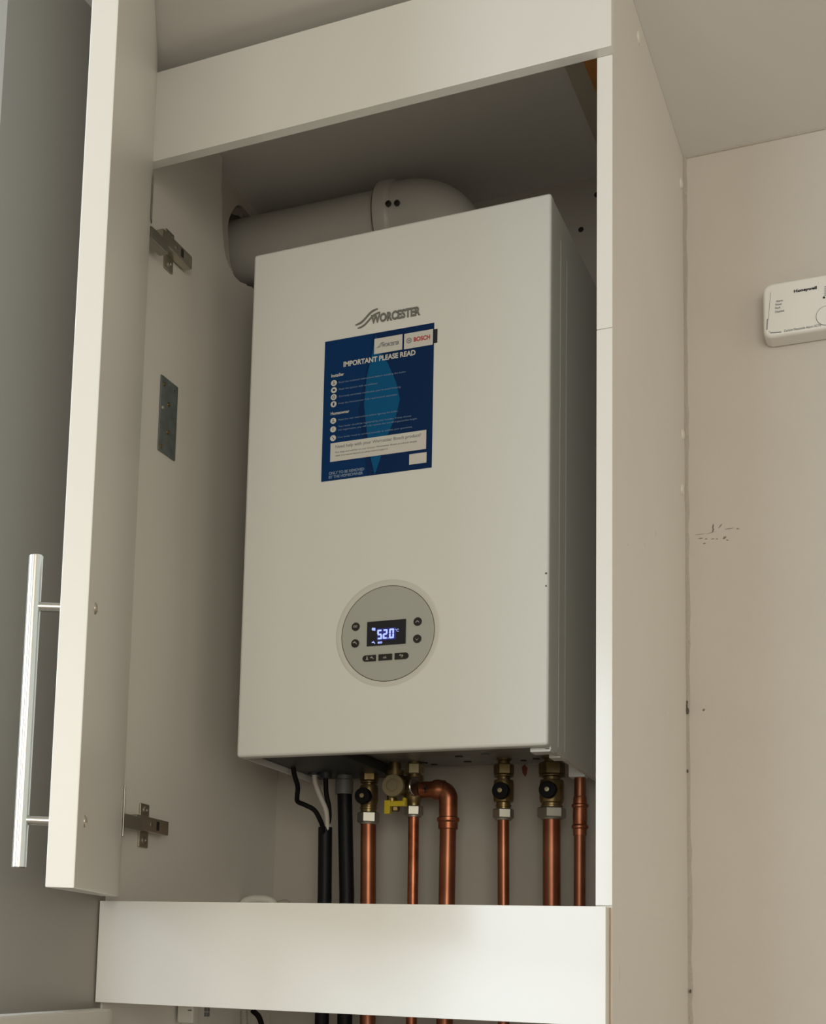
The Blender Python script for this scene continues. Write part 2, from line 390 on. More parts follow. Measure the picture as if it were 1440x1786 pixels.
# lower door of the same cupboard, also open; only its top corner is in view
ld = Vector((.325, -.9457, 0)).normalized(); ln = Vector((-ld.y, ld.x, 0)); ln = -ln if ln.x < 0 else ln
h0 = Vector((-.0590, -.180, 0))
t = bmesh.new(); cr = [(0,-1.42),(.595,-1.42),(.595,-.3215),(0,-.3215)]
va = [t.verts.new(h0+ld*s+Vector((0,0,z))) for s, z in cr]; vb = [t.verts.new(h0+ld*s-ln*.0226+Vector((0,0,z))) for s, z in cr]
t.faces.new(va); t.faces.new(vb[::-1])
for i in range(4): t.faces.new((va[i], vb[i], vb[(i+1)%4], va[(i+1)%4]))
bmesh.ops.recalc_face_normals(t, faces=t.faces[:]); bmesh.ops.bevel(t, geom=t.edges[:], offset=.002, segments=2, affect='EDGES')
put('door', MB().merge(t), 'door', cb, label='lower open door')

# boards on the cupboard ceiling
put('ceiling_board', MB().box(.4060, X1-.0005, .0180, YB-.0005, ZC-.006, ZC-.0003), 'strip', label='brown board fixed under the ceiling inside the cupboard at upper right', cat='board')
put('timber_batten', MB().box(.4317, X1-.001, Y1+.01, .110, .8650, ZC-.0065, bev=.001), 'wood', label='orange pine batten at the top right inside the cupboard', cat='batten')

# ------------------------------------------------------------------ the boiler
bo = thing('boiler', (.2, .145, 0), 'white wall-hung boiler with a round grey control panel and a blue notice', 'boiler')
# front cover: shallow rounded box with a round recess left open by the ring
put('front_cover', MB().box(0, BW, 0, .0190, 0, BH, bev=.0042, seg=4), 'case', bo)
sd = MB()
sd.box(.0012, .0030, .0188, BD, .0010, BH-.0015, bev=.0006); sd.box(BW-.0030, BW-.0012, .0188, BD, .0010, BH-.0015, bev=.0006)
sd.box(.0030, BW-.0030, .0188, BD, BH-.0035, BH-.0015); sd.box(.0030, BW-.0030, BD-.0020, BD, .0240, BH-.0035)
side = put('casing', sd, 'caseside', bo)
for y in (.0560, .0885):
    put('pressed_rib', MB().box(BW-.004, BW-.0006, y-.0040, y+.0040, .004, .650-.012*(y>.07), bev=.0028), 'caseside', side)
# underside tray: rim hangs below the plate
put('bottom_plate', MB().box(.0032, BW-.0032, .0190, BD-.0022, .0240, .0256), 'plate', bo)
# logo
lg = MB()
def swoosh(dx, dz, wd):
    top = []; bot = []
    for i in range(25):
        a = i/24; x = .1500+.0300*a+dx; zz = .5565+.0175*(1/(1+math.exp(-(a-.5)*7)))+dz
        th = wd*(.35+.65*math.sin(PI*min(1,max(0,a*.9+.05))))
        top.append((x, zz+th/2)); bot.append((x, zz-th/2))
    lg.prism([(x, -.0009, z) for x, z in top+bot[::-1]], (0,.0012,0))
swoosh(-.001, 0, .0038); swoosh(.0022, -.0050, .0034)
put('logo', lg, 'logo', bo, label='grey wave emblem'); 
text('logo_lettering', 'WORCESTER', .1700, .2360, .5545, .5668, -.0003, 'logo', bo, thick=.0010, bold=.04)
# control panel
put('dial_ring', MB().lathe([(.0685,0),(.0672,.0007),(.0640,.0009),(.0606,.0006),(.0602,0)], (.2010, .0004, .1478), 'y', 96, cap=False), 'dialring', bo)
cp = put('control_panel', MB().lathe([(.0597,0),(.0597,.0009),(.0588,.0014)], (.2014, .0004, .1472), 'y', 96), 'dial', bo, label='round grey control panel')
put('shadow_gap', MB().lathe([(.0606,0),(.0606,.0005),(.0596,.0005)], (.2014, .0002, .1472), 'y', 96), 'scuff', bo)
YD = -.0010
dsp = put('display', MB().box(.1752, .2257, YD-.0012, YD, .1322, .1632, bev=.0003), 'lcd', bo, label='black lit display reading 52.0')
yy = YD-.0012
box('backlight', 'lcdglow', bo, .1885, .2130, yy-.0002, yy+.0001, .1385, .1535, bev=0)
def seg7(x0, z0, w_, h_, segs, name='digit'):
    g_ = .0009; t_ = .0020; m_ = MB()
    zm = z0+h_/2
    R_ = dict(a=(x0+g_, x0+w_-g_, z0+h_-t_, z0+h_), d=(x0+g_, x0+w_-g_, z0, z0+t_), g=(x0+g_, x0+w_-g_, zm-t_/2, zm+t_/2),
              f=(x0, x0+t_, zm+g_*.4, z0+h_-g_*.5), b=(x0+w_-t_, x0+w_, zm+g_*.4, z0+h_-g_*.5), e=(x0, x0+t_, z0+g_*.5, zm-g_*.4), c=(x0+w_-t_, x0+w_, z0+g_*.5, zm-g_*.4))
    for s in segs: a = R_[s]; m_.box(a[0], a[1], yy-.0006, yy-.0001, a[2], a[3])
    put(name, m_, 'lcdlit', dsp, smooth=0)
seg7(.1890, .1398, .0062, .0122, 'afgcd'); seg7(.1963, .1400, .0060, .0120, 'abged'); seg7(.2045, .1400, .0062, .0122, 'abcdef')
put('digit_point', MB().box(.2028, .2037, yy-.0006, yy-.0001, .1400, .1410), 'lcdlit', dsp)
text('unit_sign', '°C', .2118, .2168, .1478, .1515, yy, 'lcdlit', dsp)
rd = MB()
for i in range(4): rd.box(.1822+i*.0011, .1829+i*.0011, yy-.0005, yy-.0001, .1518-.0002*i, .1552-.0002*i)
rd.box(.1816, .1860, yy-.0005, yy-.0001, .1531, .1539)
put('radiator_symbol', rd, 'lcdlit', dsp, smooth=0)
def tap(mb, x, z, s, y):
    mb.prism([(x+a*s, y-.0005, z+b*s) for a, b in ((-1,.55),(-.2,.75),(-.2,1),(.2,1),(.2,.6),(.7,.3),(1,-.4),(.7,-.5),(.4,.05),(-.2,.1),(-1,.15))], (0,.0004,0))
tm = MB(); tap(tm, .1842, .1357, .0022, yy); put('tap_symbol', tm, 'lcdlit', dsp, smooth=0)
text('status_text', 'eco', .1898, .1955, .1345, .1370, yy, 'lcdlit', dsp, bold=.03)
def rbtn(x, z): return put('button', MB().lathe([(.0052,0),(.0052,.0014),(.0045,.0019)], (x, YD+.0002, z), 'y', 32), 'black', bo)
yb = YD-.0019
b1 = rbtn(.1601, .1584); b2 = rbtn(.1599, .1371); b3 = rbtn(.2406, .1586); b4 = rbtn(.2404, .1371)
im = MB()
for i in range(4): im.box(.1578+i*.0013, .1585+i*.0013, yb-.0003, yb, .1568, .1600)
im.box(.1572, .1626, yb-.0003, yb, .1576, .1583); im.box(.1572, .1626, yb-.0003, yb, .1588, .1594); put('radiator_symbol', im, 'icon', b1, smooth=0)
im = MB(); tap(im, .1599, .1370, .0026, yb); put('tap_symbol', im, 'icon', b2, smooth=0)
for bt_, x, z, s_ in ((b3, .2406, .1588, 1), (b4, .2404, .1369, -1)):
    im = MB(); w2 = .0026; h2 = .0013*s_
    im.prism([(x-w2, yb-.0003, z-h2), (x, yb-.0003, z+h2), (x+w2, yb-.0003, z-h2), (x+w2*.8, yb-.0003, z-h2-.0008), (x, yb-.0003, z+h2-.0011), (x-w2*.8, yb-.0003, z-h2-.0008)], (0,.0003,0))
    put('arrow_symbol', im, 'icon', bt_, smooth=0)
def pill(x0, x1, z0, z1, rl, rr):
    pts = []; r = (z1-z0)/2; zc = (z0+z1)/2
    if rl: pts += [(x0+r+r*math.cos(a), zc+r*math.sin(a)) for a in [PI/2+PI*i/10 for i in range(11)]]
    else: pts += [(x0, z1), (x0, z0)]
    if rr: pts += [(x1-r+r*math.cos(a), zc+r*math.sin(a)) for a in [-PI/2+PI*i/10 for i in range(11)]]
    else: pts += [(x1, z0), (x1, z1)]
    return put('button', MB().prism([(x, YD+.0002, z) for x, z in pts], (0,-.0016,0)), 'black', bo, smooth=0)
yq = YD-.0014
q1 = pill(.1702, .1876, .1130, .1208, True, False); q2 = pill(.1911, .2086, .1131, .1209, False, False); q3 = pill(.2120, .2298, .1131, .1210, False, True)
im = MB(); im.prism([(.1742+a, yq-.0003, .1148+b) for a, b in ((0,0),(.0042,0),(.0030,.0016),(.0026,.0045),(.0014,.0045),(.0012,.0016))], (0,.0003,0)); tap(im, .1826, .1165, .0024, yq)
put('sweep_symbol', im, 'icon', q1, smooth=0)
text('ok_print', 'ok', .1972, .2020, .1152, .1185, yq, 'icon', q2, bold=.02)
im = MB(); im.prism([(.2178+a, yq-.0003, .1155+b) for a, b in ((0,.0024),(.0020,.0042),(.0020,.0030),(.0045,.0030),(.0055,.0020),(.0045,.0004),(.0025,.0004),(.0025,-.0004),(.0050,-.0004),(.0065,.0016),(.0050,.0036),(.0040,.0040),(.0020,.0018),(.0020,.0010))][:9], (0,.0003,0))
put('back_symbol', im, 'icon', q3, smooth=0)
# blue notice
x0, x1, z0, z1 = .1075, .2544, .3528, .5413; yn = -.0006
nt = put('notice', MB().box(x0, x1, yn, .0002, z0, z1), 'navy', bo, label='blue printed notice stuck on the front', smooth=0)
yn2 = yn-.0002
def flat(name, pts, m, y=yn2, d=.0002): return put(name, MB().prism([(x, y, z) for x, z in pts], (0,d,0)), m, nt, smooth=0)
def N(u, v): p = on_y(u, v, 0); return (p.x, p.z)          # print measured off the photo
flat('mid_blue_field', [(.1075,.3528),(.1700,.3528),(.1560,.44),(.1740,.5413),(.1075,.5413)], 'navy2')
k = 260/1327; CR = lambda a, b: N(540+a*k, 510+b*k)   # print positions read off the enlarged notice
flat('teal_diamond', [CR(*q) for q in ((640,545),(700,640),(770,800),(805,950),(770,1100),(690,1280),(630,1480),(580,1625),(550,1500),(510,1250),(485,1000),(510,750),(555,560),(590,380))], 'teal', yn2-.0001)
yt = yn2-.0003
fl_ = lambda n_, a: flat(n_, a, 'paper', yt, .0003)
fl_('logo_card', [(.1756,.5128),(.2131,.5128),(.2131,.5333),(.1756,.5333)])
fl_('logo_card', [(.2155,.5125),(.2532,.5125),(.2532,.5330),(.2155,.5330)])
fl_('help_card', [(.1192,.3775),(.2469,.3775),(.2469,.4022),(.1192,.4022)])
fl_('blank_card', [(.2253,.3598),(.2477,.3598),(.2477,.3733),(.2253,.3733)])
ty = yt-.0001
text('print_line', 'WORCESTER', .1860, .2092, .5205, .5250, ty, 'greyp', nt, bold=.02)
lm = MB()
for dx in (0, .0022): lm.prism([(.1783+dx+a, ty-.0002, .5205+b) for a, b in ((0,0),(.003,.0005),(.006,.005),(.0095,.0062),(.006,.0062),(.003,.0015))], (0,.0002,0))
put('wave_emblem', lm, 'greyp', nt, smooth=0)
text('print_line', 'BOSCH', .2282, .2496, .5202, .5262, ty, 'red', nt, bold=.03)
em = MB(); em.lathe([(.0036,0),(.0036,.0003),(.0028,.0003),(.0028,0)], (.2220, ty, .5230), 'y', 28, cap=False).box(.2204, .2211, ty-.0003, ty, .5212, .5248).box(.2229, .2236, ty-.0003, ty, .5212, .5248).box(.2211, .2229, ty-.0003, ty, .5226, .5233)
put('round_emblem', em, 'greyp', nt, smooth=0)
tz = yn2-.0002
text('heading', 'IMPORTANT PLEASE READ', .1342, .2308, .5024, .5096, tz, 'paper', nt, bold=.03)
def line(s_, a, b, h, m='faint', bd=0.):
    p = CR(*a); q = CR(*b); z = (p[1]+q[1])/2
    text('print_line', s_, p[0], q[0], z-h/2, z+h/2, tz, m, nt, thick=.0002, bold=bd)
line('Installer', (195,745), (308,730), .0044, 'paper', .02)
line('Read the technical instructions before installing the boiler.', (262,803), (862,712), .0030)
line('Flush the system with an inhibitor.', (262,865), (610,815), .0030)
line('Correctly terminate condensate pipe to avoid freezing.', (262,930), (815,845), .0030)
line('Keep the Homeowner: fully read internal operation.', (258,993), (785,912), .0030)
line('Homeowner', (190,1080), (355,1062), .0042, 'paper', .02)
line('Read the user instructions before lighting the boiler.', (258,1138), (790,1060), .0029)
line('Your boiler should be registered by your installer. If they choose', (256,1196), (905,1106), .0029)
line('not registration, you will only receive the standard guarantee length.', (256,1226), (960,1130), .0029)
line('Your boiler must be serviced annually to validate your guarantee.', (250,1296), (915,1200), .0029)
for i, q in enumerate(((218,810),(218,873),(216,935),(215,998),(212,1146),(211,1222),(210,1300))):
    cx_, z = CR(*q); dx_ = cx_-.1208
    c_ = put('icon_disc', MB().lathe([(.0040,0),(.0040,.0003)], (cx_, tz+.0001, z), 'y', 24), 'paper', nt, smooth=0)
    y3 = tz-.0002; im = MB()
    if i in (0, 4): im.prism([(.1186, y3-.0002, z-.0010), (.1230, y3-.0002, z-.0010), (.1222, y3-.0002, z-.0018), (.1194, y3-.0002, z-.0018)], (0,.0002,0)).box(.1203, .1212, y3-.0002, y3, z-.0004, z+.0022)
    elif i == 1: im.box(.1192, .1224, y3-.0002, y3, z-.0012, z+.0012)
    elif i == 2: im.lathe([(.0020,0),(.0020,.0002),(.0013,.0002),(.0013,0)], (.1208, y3, z), 'y', 16, cap=False)
    elif i == 3: im.box(.1197, .1219, y3-.0002, y3, z-.0020, z+.0020)
    elif i == 5: im.box(.1204, .1211, y3-.0002, y3, z-.0008, z+.0022).box(.1204, .1211, y3-.0002, y3, z-.0021, z-.0014)
    else: im.prism([(.1192, y3-.0002, z+.0020), (.1198, y3-.0002, z+.0024), (.1226, y3-.0002, z-.0018), (.1220, y3-.0002, z-.0022)], (0,.0002,0))
    for v in im.b.verts: v.co.x += dx_
    put('icon', im, 'navy', nt, smooth=0)
th = yt-.0001
text('print_line', 'Need help with your Worcester Bosch product?', .1262, .2400, .3932, .3988, th, 'greyp', nt, thick=.0002)
text('print_line', 'For help and advice on any of your Worcester Bosch products simply', .1262, .2352, .3875, .3903, th, 'greyp', nt, thick=.0002)
text('print_line', 'visit worcester-bosch.co.uk/product-support', .1262, .1970, .3830, .3858, th, 'greyp', nt, thick=.0002)
text('print_line', 'ONLY TO BE REMOVED', .1180, .1660, .3603, .3642, tz, 'faint', nt, bold=.03)
text('print_line', 'BY THE HOMEOWNER', .1180, .1645, .3553, .3592, tz, 'faint', nt, bold=.03)
put('tab', MB().box(.2545, .2588, -.0005, .0002, .5145, .5325), 'black', bo, label='small black tab beside the notice')
put('screw_mark', MB().lathe([(.0012,0),(.0012,.0004)], on_y(952, 1000, 0), 'y', 12), 'scuff', bo)
put('screw_mark', MB().lathe([(.0010,0),(.0010,.0004)], on_y(952, 1022, 0), 'y', 12), 'scuff', bo)
# underside: screws and openings in the plate, cable glands
for u, v, r in ((740,1330,.0045),(757,1333,.0045),(800,1319,.0055),(815,1328,.0055),(846,1315,.006),(935,1323,.005),(913,1326,.004)):
    d = ray(u, v); p = CAM+d*((.0240-CAM.z)/d.z)
    put('plate_hole' if r < .0056 else 'plate_knockout', MB().lathe([(r,0),(r,-.0012),(r*.6,-.0014)], p, (0,0,1), 20), 'black' if r < .0056 else 'galv', bo)
PYY = .235
def zz_(py, px=800, y=PYY): return on_y(px, py, y).z
def gland(px, py0, py1, r, m, name='cable_gland', y=PYY):
    a = on_y(px, (py0+py1)/2, y); za, zb = on_y(px, py0, y).z, on_y(px, py1, y).z
    mb = MB(); mb.lathe([(r*.9, 0), (r*.9, .0100-zb)], (a.x, y, zb), 'z', 20)
    mb.hexa(r*1.18, (za-zb)*.45, (za-zb)*1.0, (a.x, y, zb), 'z', .3)
    put(name, mb, m, bo); return Vector((a.x, y, zb))
g1 = gland(510, 1322, 1336, .0085, 'gland', y=.150); g2 = gland(548, 1332, 1352, .0100, 'gland', y=.205); g3 = gland(568, 1336, 1358, .0095, 'gland', y=.205)
rr_ = on_y(597, 1355, .225)
cc = put('condensate_collar', MB().lathe([(.0118,-.020),(.0125,-.018),(.0125,0),(.0105,.001),(.0105,.0215)], (.0555, .235, .0135-.012), 'z', 28), 'greypl', bo)
put('wiring_box', MB().box(.0035, .118, .0200, .270, .0085, .0235, bev=.002), 'gland', bo, label='dark plastic wiring box under the left end')
put('corner_bracket', MB().box(.3915, .3990, .0200, BD-.001, -.0022, .0012, bev=.0008).box(.374, .3985, .0200, .0420, -.0045, .0012, bev=.0015).box(.384, .398, .0700, .0950, -.0040, .0012, bev=.0012), 'caseside', bo)

# ------------------------------------------------------------------ flue
fl = thing('flue', (.19, .19, .68), 'white flue pipe and elbow leaving the top of the boiler through the left wall', 'flue')
FZ, FY = .799, .190
put('flue_pipe', MB().lathe([(.0495,0),(.0495,.36)], (-.235, FY, FZ+.003), (1,0,-.012), 64), 'flue', fl)
el = MB(); R_ = .062; xb = .2095
pts = [(.117, FY, FZ-.001)] + [(xb-R_+R_*math.sin(a), FY, FZ-.001-R_+R_*math.cos(a)) for a in [PI/2*i/10 for i in range(11)]] + [(xb, FY, .700), (xb, FY, .6840)]
el.tube(pts, .0545, 56, smooth=0)
put('flue_elbow', el, 'flue', fl)
put('flue_collar', MB().lathe([(.0500,-.002),(.0578,0),(.0585,.004),(.0585,.016),(.0575,.020),(.0545,.024)], (.1155, FY, FZ), 'x', 64), 'flue', fl)
put('joint_seal', MB().lathe([(.0572,-.0016),(.0580,-.0005),(.0572,.0006)], (.1155, FY, FZ), 'x', 64), 'scuff', fl)
put('outlet_flange', MB().lathe([(.070,0),(.070,.008),(.060,.014)], (xb, FY, .6836), 'z', 48), 'flue', fl)
for u, v in ((677,355),(692,354)):
    a = on_y(u, v, FY-.052); dz = a.z-FZ; r = .058; y = FY-math.sqrt(max(r*r-dz*dz, .0001))
    a = on_y(u, v, y); put('screw', MB().lathe([(.0042,-.001),(.0040,.0016),(.0018,.0020),(.0012,.0004)], a, (0, y-FY, dz), 16), 'black', fl)
pr = MB(); 
prev = None
for i in range(49):
    a = 2*PI*i/48; ri = .0510+random.uniform(-.001,.002)+ .004*(math.cos(a) > .2); ro = .0665
    cur = [pr.b.verts.new((XW-.012+random.uniform(-.002,.002), HY+ri*math.cos(a)*1.12, HZ+ri*math.sin(a)*1.12)), pr.b.verts.new((XW-.006+random.uniform(0,.003), HY+ro*math.cos(a), HZ+ro*math.sin(a)))]
    if prev: pr.b.faces.new((prev[0], cur[0], cur[1], prev[1]))
    prev = cur
put('flue_mortar', pr, 'plaster', bpy.data.objects['wall_left'], kind='stuff', label='rough mortar round the flue')

# ------------------------------------------------------------------ copper pipes and valves
def X(px, py): return on_y(px, py, PYY).x
def Z(px, py): return on_y(px, py, PYY).z
def lever(px, py, mb_parent, r=.0118):
    y = PYY-.030; c = on_y(px, py, y)
    k = put('valve_knob', MB().lathe([(r*.92,-.006),(r,-.004),(r,.002),(r*.93,.0045),(r*.5,.0050)], c, 'y', 36), 'rubber', mb_parent)
    put('knob_screw', MB().lathe([(.0032,0),(.0030,.0012),(.0014,.0014)], c+Vector((0,-.0048,0)), 'y', 18), 'brassl', k)
    put('valve_stem', MB().lathe([(.0065,0),(.0065,.026)], (c.x, PYY-.004, c.z), 'y', 20), 'brass', mb_parent)
def valve(px, m, w_, kn, label):
    """isolating valve under the boiler plate; m = heights read off the photo (nut, body, neck, nut), w_ = half widths"""
    z = [Z(px, q) for q in m]; x = X(px, (m[0]+m[-1])/2); v = thing('isolation_valve', (x, PYY, z[-1]), label, 'valve', 'isolating valves under the boiler')
    a, b, c, d = w_
    put('union_stub', MB().lathe([(a*.66,z[0]-.002),(a*.66,z[0]+.004),(a*.85,z[0]+.005),(a*.85,.0239)], (x, PYY, 0), 'z', 28), 'brass', v)
    mb = MB(); mb.hexa(a*1.10, z[1], z[0], (x, PYY, 0), 'z', .35).lathe([(a*.95,z[1]-.0030),(a*1.08,z[1]-.0022),(a*1.08,z[1]-.0008),(a*.9,z[1]+.0004)], (x, PYY, 0), 'z', 32)
    put('union_nut', mb, 'brass', v)
    mb = MB(); mb.lathe([(a*.70,z[1]-.002),(a*.70,z[2]),(b*.93,z[2]-.0008),(b,z[2]-.006),(b,z[3]+.006),(b*.93,z[3]+.0008),(c*.92,z[3]-.0004),(c*.92,z[3]-.0030),(c,z[3]-.0036),(c,z[3]-.0056),(c*.92,z[3]-.0062),(c*.92,z[4])], (x, PYY, 0), 'z', 40)
    put('valve_body', mb, 'brass', v)
    mb = MB(); mb.hexa(d*1.10, z[5]+.0022, z[4], (x, PYY, 0), 'z', .42).lathe([(d*.82,z[5]),(d*.90,z[5]+.0024)], (x, PYY, 0), 'z', 28)
    put('compression_nut', mb, 'nickel', v)
    lever(kn[0], kn[1], v, .0114)
    return x, z[5]
def pipe(x, ztop, r, label, xb=None, m='copper', group='copper pipes below the boiler'):
    xb = x if xb is None else xb
    return put('copper_pipe', MB().tube([(x, PYY, ztop), (x+(xb-x)*.3, PYY, ztop+(ZF-ztop)*.3), (xb, PYY, ZF)], r, 28, smooth=0), m, label=label, cat='pipe', group=group)
x, z = valve(643, (1344,1363,1369,1404,1417,1438), (.0118,.0128,.0120,.0140), (633,1388), 'brass valve with black knob furthest left, beside the black pipe')
pipe(x+.0003, z, .0108, 'thick straight copper pipe under the leftmost brass valve', x+.030)
x, z = valve(878, (1333,1352,1360,1400,1411,1431), (.0122,.0134,.0102,.0126), (873,1379), 'small brass valve with black knob, fourth connection from the left')
pipe(x, z, .0076, 'thin copper pipe under the small valve, between the elbowed and thickest pipes', x+.018)
x, z = valve(962, (1330,1352,1360,1401,1409,1430), (.0155,.0158,.0142,.0170), (955,1377), 'large brass valve with black knob under the right end of the boiler')
pipe(x, z, .0114, 'thick copper pipe below the large right-hand valve', x+.010)

# gas cock with test disc and yellow lever, feeding two outlets
xg = X(722, 1380); z2 = Z(722, 1340); zg = Z(686, 1370)
gv = thing('gas_cock', (xg, PYY, Z(722,1430)), 'brass gas cock with hexagon disc face and yellow lever', 'valve')
gx = X(688, 1370)
mb = MB(); mb.lathe([(.0085,.0239),(.0085,zg+.006)], (gx, PYY, 0), 'z', 28).lathe([(.0130,zg+.013),(.0130,zg+.020)], (gx, PYY, 0), 'z', 28).hexa(.0150, .0-.014, -.004, (gx, PYY, 0), 'z', .3)
put('inlet_stub', mb, 'brass', gv)
cg = on_y(685, 1370, PYY-.030)
mb = MB(); mb.lathe([(.0150,-.046),(.0160,-.012),(.0152,-.006),(.0120,-.004)], cg, 'y', 44)
put('valve_body', mb, 'brass', gv)
tp = put('test_disc', MB().lathe([(.0152,-.006),(.0156,-.001),(.0150,.0012),(.0096,.0012),(.0092,.0002)], cg, 'y', 44), 'brassl', gv)
put('hexagon_plug', MB().hexa(.0083, -.0002, .0018, cg, 'y', .5, ch=.0005), 'brassl', tp)
mb = MB(); mb.lathe([(.0068,zg-.030),(.0075,zg-.012)], (gx+.001, PYY-.012, 0), 'z', 24)
put('spindle', mb, 'brass', gv)
# cross body to the right hand outlet
mb = MB(); mb.tube([(gx, PYY, zg+.001), (xg, PYY, zg+.001)], .0115, 24, smooth=0)
mb.lathe([(.0092,.0239),(.0092,zg+.010)], (xg, PYY, 0), 'z', 24); mb.lathe([(.0125,zg+.012),(.0135,zg-.004),(.0125,zg-.018),(.0090,zg-.024),(.0090,zg-.030)], (xg, PYY, 0), 'z', 30)
put('outlet_body', mb, 'brass', gv)
put('union_nut', MB().hexa(.0128, z2-.009, z2+.006, (xg, PYY, 0), 'z', .25), 'brassl', gv)
put('flow_ring', MB().lathe([(.0128,0),(.0138,.0008),(.0138,.0042),(.0128,.005)], (xg+.0035, PYY-.010, zg-.004), (1,-.5,0), 32), 'steel', gv)
zn = Z(722, 1414)
put('compression_nut', MB().hexa(.0130, zn-.0070, zn+.0065, (xg, PYY, 0), 'z', 1.35).lathe([(.0100,zn-.0090),(.0104,zn-.0070)], (xg, PYY, 0), 'z', 28), 'nickel', gv)
lv = MB()
a = on_y(676, 1408, PYY-.032); b = on_y(706, 1402, PYY-.028)
lv.box(a.x-.0040, a.x+.0042, a.y-.004, a.y+.004, a.z-.0095, a.z+.0095, bev=.0012)
lv.box(a.x, b.x+.002, a.y-.003, a.y+.004, b.z-.0038, b.z+.0036, bev=.001)
lv.box(b.x-.002, b.x+.0025, b.y-.005, b.y+.003, b.z-.0040, b.z+.0080, bev=.001)
put('lever', lv, 'yellow', gv, label='yellow plastic lever')
pn = on_y(690, 1412, PYY-.024); put('lever_nut', MB().hexa(.0055, -.003, .006, pn, 'z', .2), 'brass', gv)
pipe(xg, zn-.009, .0074, 'thin copper pipe under the gas cock with yellow lever', xg+.0120, m='copperd')

# elbowed pipe: leaves the gas cock to the right then turns down
xe = X(781, 1450); ze = Z(745, 1378)
ep = thing('elbow_pipe', (xe, PYY, ZF), 'thick copper pipe with soldered elbow coming off the gas cock', 'pipe', 'copper pipes below the boiler')
put('elbow_socket', MB().lathe([(.0118,0),(.0118,.016),(.0142,.020),(.0142,.026),(.0128,.030),(.0128,.034)], (xg+.010, PYY, ze), 'x', 36), 'copperd', ep)
xs = xg+.036; R2 = xe-xs
pts = [(xs-.004, PYY, ze)] + [(xe-R2+R2*math.sin(a), PYY, ze-R2+R2*math.cos(a)) for a in [PI/2*i/12 for i in range(13)]] + [(xe, PYY, Z(781,1436))]
put('elbow', MB().tube(pts, .0124, 36, smooth=0), 'copperd', ep)
zr = Z(781, 1430)
put('elbow_collar', MB().lathe([(.0122,zr+.004),(.0150,zr+.0025),(.0150,zr-.0015),(.0132,zr-.004),(.0132,zr-.0120),(.0126,zr-.0128)], (xe, PYY, 0), 'z', 36), 'copperd', ep)
put('pipe_run', MB().tube([(xe, PYY, zr-.010), (xe-.0005, PYY, -.33), (xe+.006, PYY, ZF)], .0110, 28, smooth=0), 'copper', ep)
ik = MB(); cen = Vector((X(747,1378), PYY-.0146, ze))
ik.box(cen.x-.0008, cen.x+.0008, cen.y-.0004, cen.y+.001, cen.z-.0060, cen.z+.0060).box(cen.x-.0035, cen.x+.0035, cen.y-.0004, cen.y+.001, cen.z-.0012, cen.z+.0012)
put('ink_cross', ik, 'black', ep, label='hand-marked black cross')

# right-hand relief pipe with press coupling
xr = X(1011, 1470); rp = thing('relief_pipe', (xr, PYY, ZF), 'thin copper pipe with a press coupling, beside the right side panel', 'pipe', 'copper pipes below the boiler')
mb = MB(); mb.tube([(xr, PYY, Z(1011,1356)), (xr, PYY, -.33), (xr+.003, PYY, ZF)], .0074, 28, smooth=0); put('pipe_run', mb, 'copper', rp)
za, zb = Z(1011,1392), Z(1011,1457)
put('press_coupling', MB().lathe([(.0078,za+.002),(.0086,za),(.0086,za-.0075),(.0105,za-.0085),(.0108,za-.0100),(.0105,za-.0118),(.0088,za-.0130),(.0092,(za+zb)/2),(.0088,zb+.0140),(.0105,zb+.0125),(.0108,zb+.0108),(.0105,zb+.0092),(.0086,zb+.0080),(.0086,zb)], (xr, PYY, 0), 'z', 32), 'copperd', rp)
xx = X(1007, 1345)
put('relief_outlet', MB().box(xx-.010, xx+.012, PYY-.010, PYY+.010, Z(1007,1357), .0239, bev=.002), 'caseside', rp)

# ------------------------------------------------------------------ cables, sleeves
def path(pp, y0, y1): 
    n_ = len(pp)-1
    return [on_y(u, v, y0+(y1-y0)*i/n_) for i, (u, v) in enumerate(pp)]
xs1 = on_y(566, 1450, .225).x
put('cable', MB().tube([Vector((g1.x, g1.y, g1.z+.006))]+path([(513,1350),(519,1372),(518,1388),(519,1398),(532,1404),(548,1413),(558,1430),(563,1445),(564,1460)], .155, .222), .0034, 14), 'rubber', label='black cable kinking leftwards into the black sleeve', cat='cable', group='cables under the boiler')
put('cable', MB().tube([Vector((g2.x, g2.y, g2.z+.006))]+path([(549,1362),(554,1378),(561,1395),(568,1412),(570,1430),(570,1460)], .205, .222), .0036, 14), 'cable', label='white cable running down to the black sleeve', cat='cable', group='cables under the boiler')
put('cable', MB().tube([Vector((g3.x, g3.y, g3.z+.006))]+path([(568,1366),(569,1385),(573,1405),(574,1425),(571,1444),(569,1460)], .208, .232), .0034, 14), 'rubber', label='short straight black cable behind the white cable', cat='cable', group='cables under the boiler')
put('cable', MB().tube([Vector((g2.x+.002, g2.y+.004, g2.z+.006))]+path([(551,1362),(558,1382),(566,1400),(572,1415),(574,1430),(572,1460)], .212, .228), .0026, 12), 'cable', label='thinner white cable twisted alongside the thicker white one', cat='cable', group='cables under the boiler')
def sleeve(px, py, r, label, name, pxb, y=.225):
    a = on_y(px, py, y); b = on_y(pxb, 1560, y); e = b+(b-a)*((ZF-b.z)/(b.z-a.z))*.25; e.z = ZF
    mb = MB(); mb.lathe([(r*.72,-.004),(r*.72,0),(r,.0),(r,-.0001)][::-1], a, 'z', 28, cap=False) if name == 'cable_sleeve' else None
    mb.tube([a-Vector((0,0,.0002)), b, e], r, 28, smooth=0)
    put(name, mb, 'conduit', label=label, cat='pipe', group='black tubes under the boiler')
sleeve(567, 1443, .0098, 'black foam sleeve with the cables going into its open top', 'cable_sleeve', 566)
cx_ = on_y(601, 1367, .235)
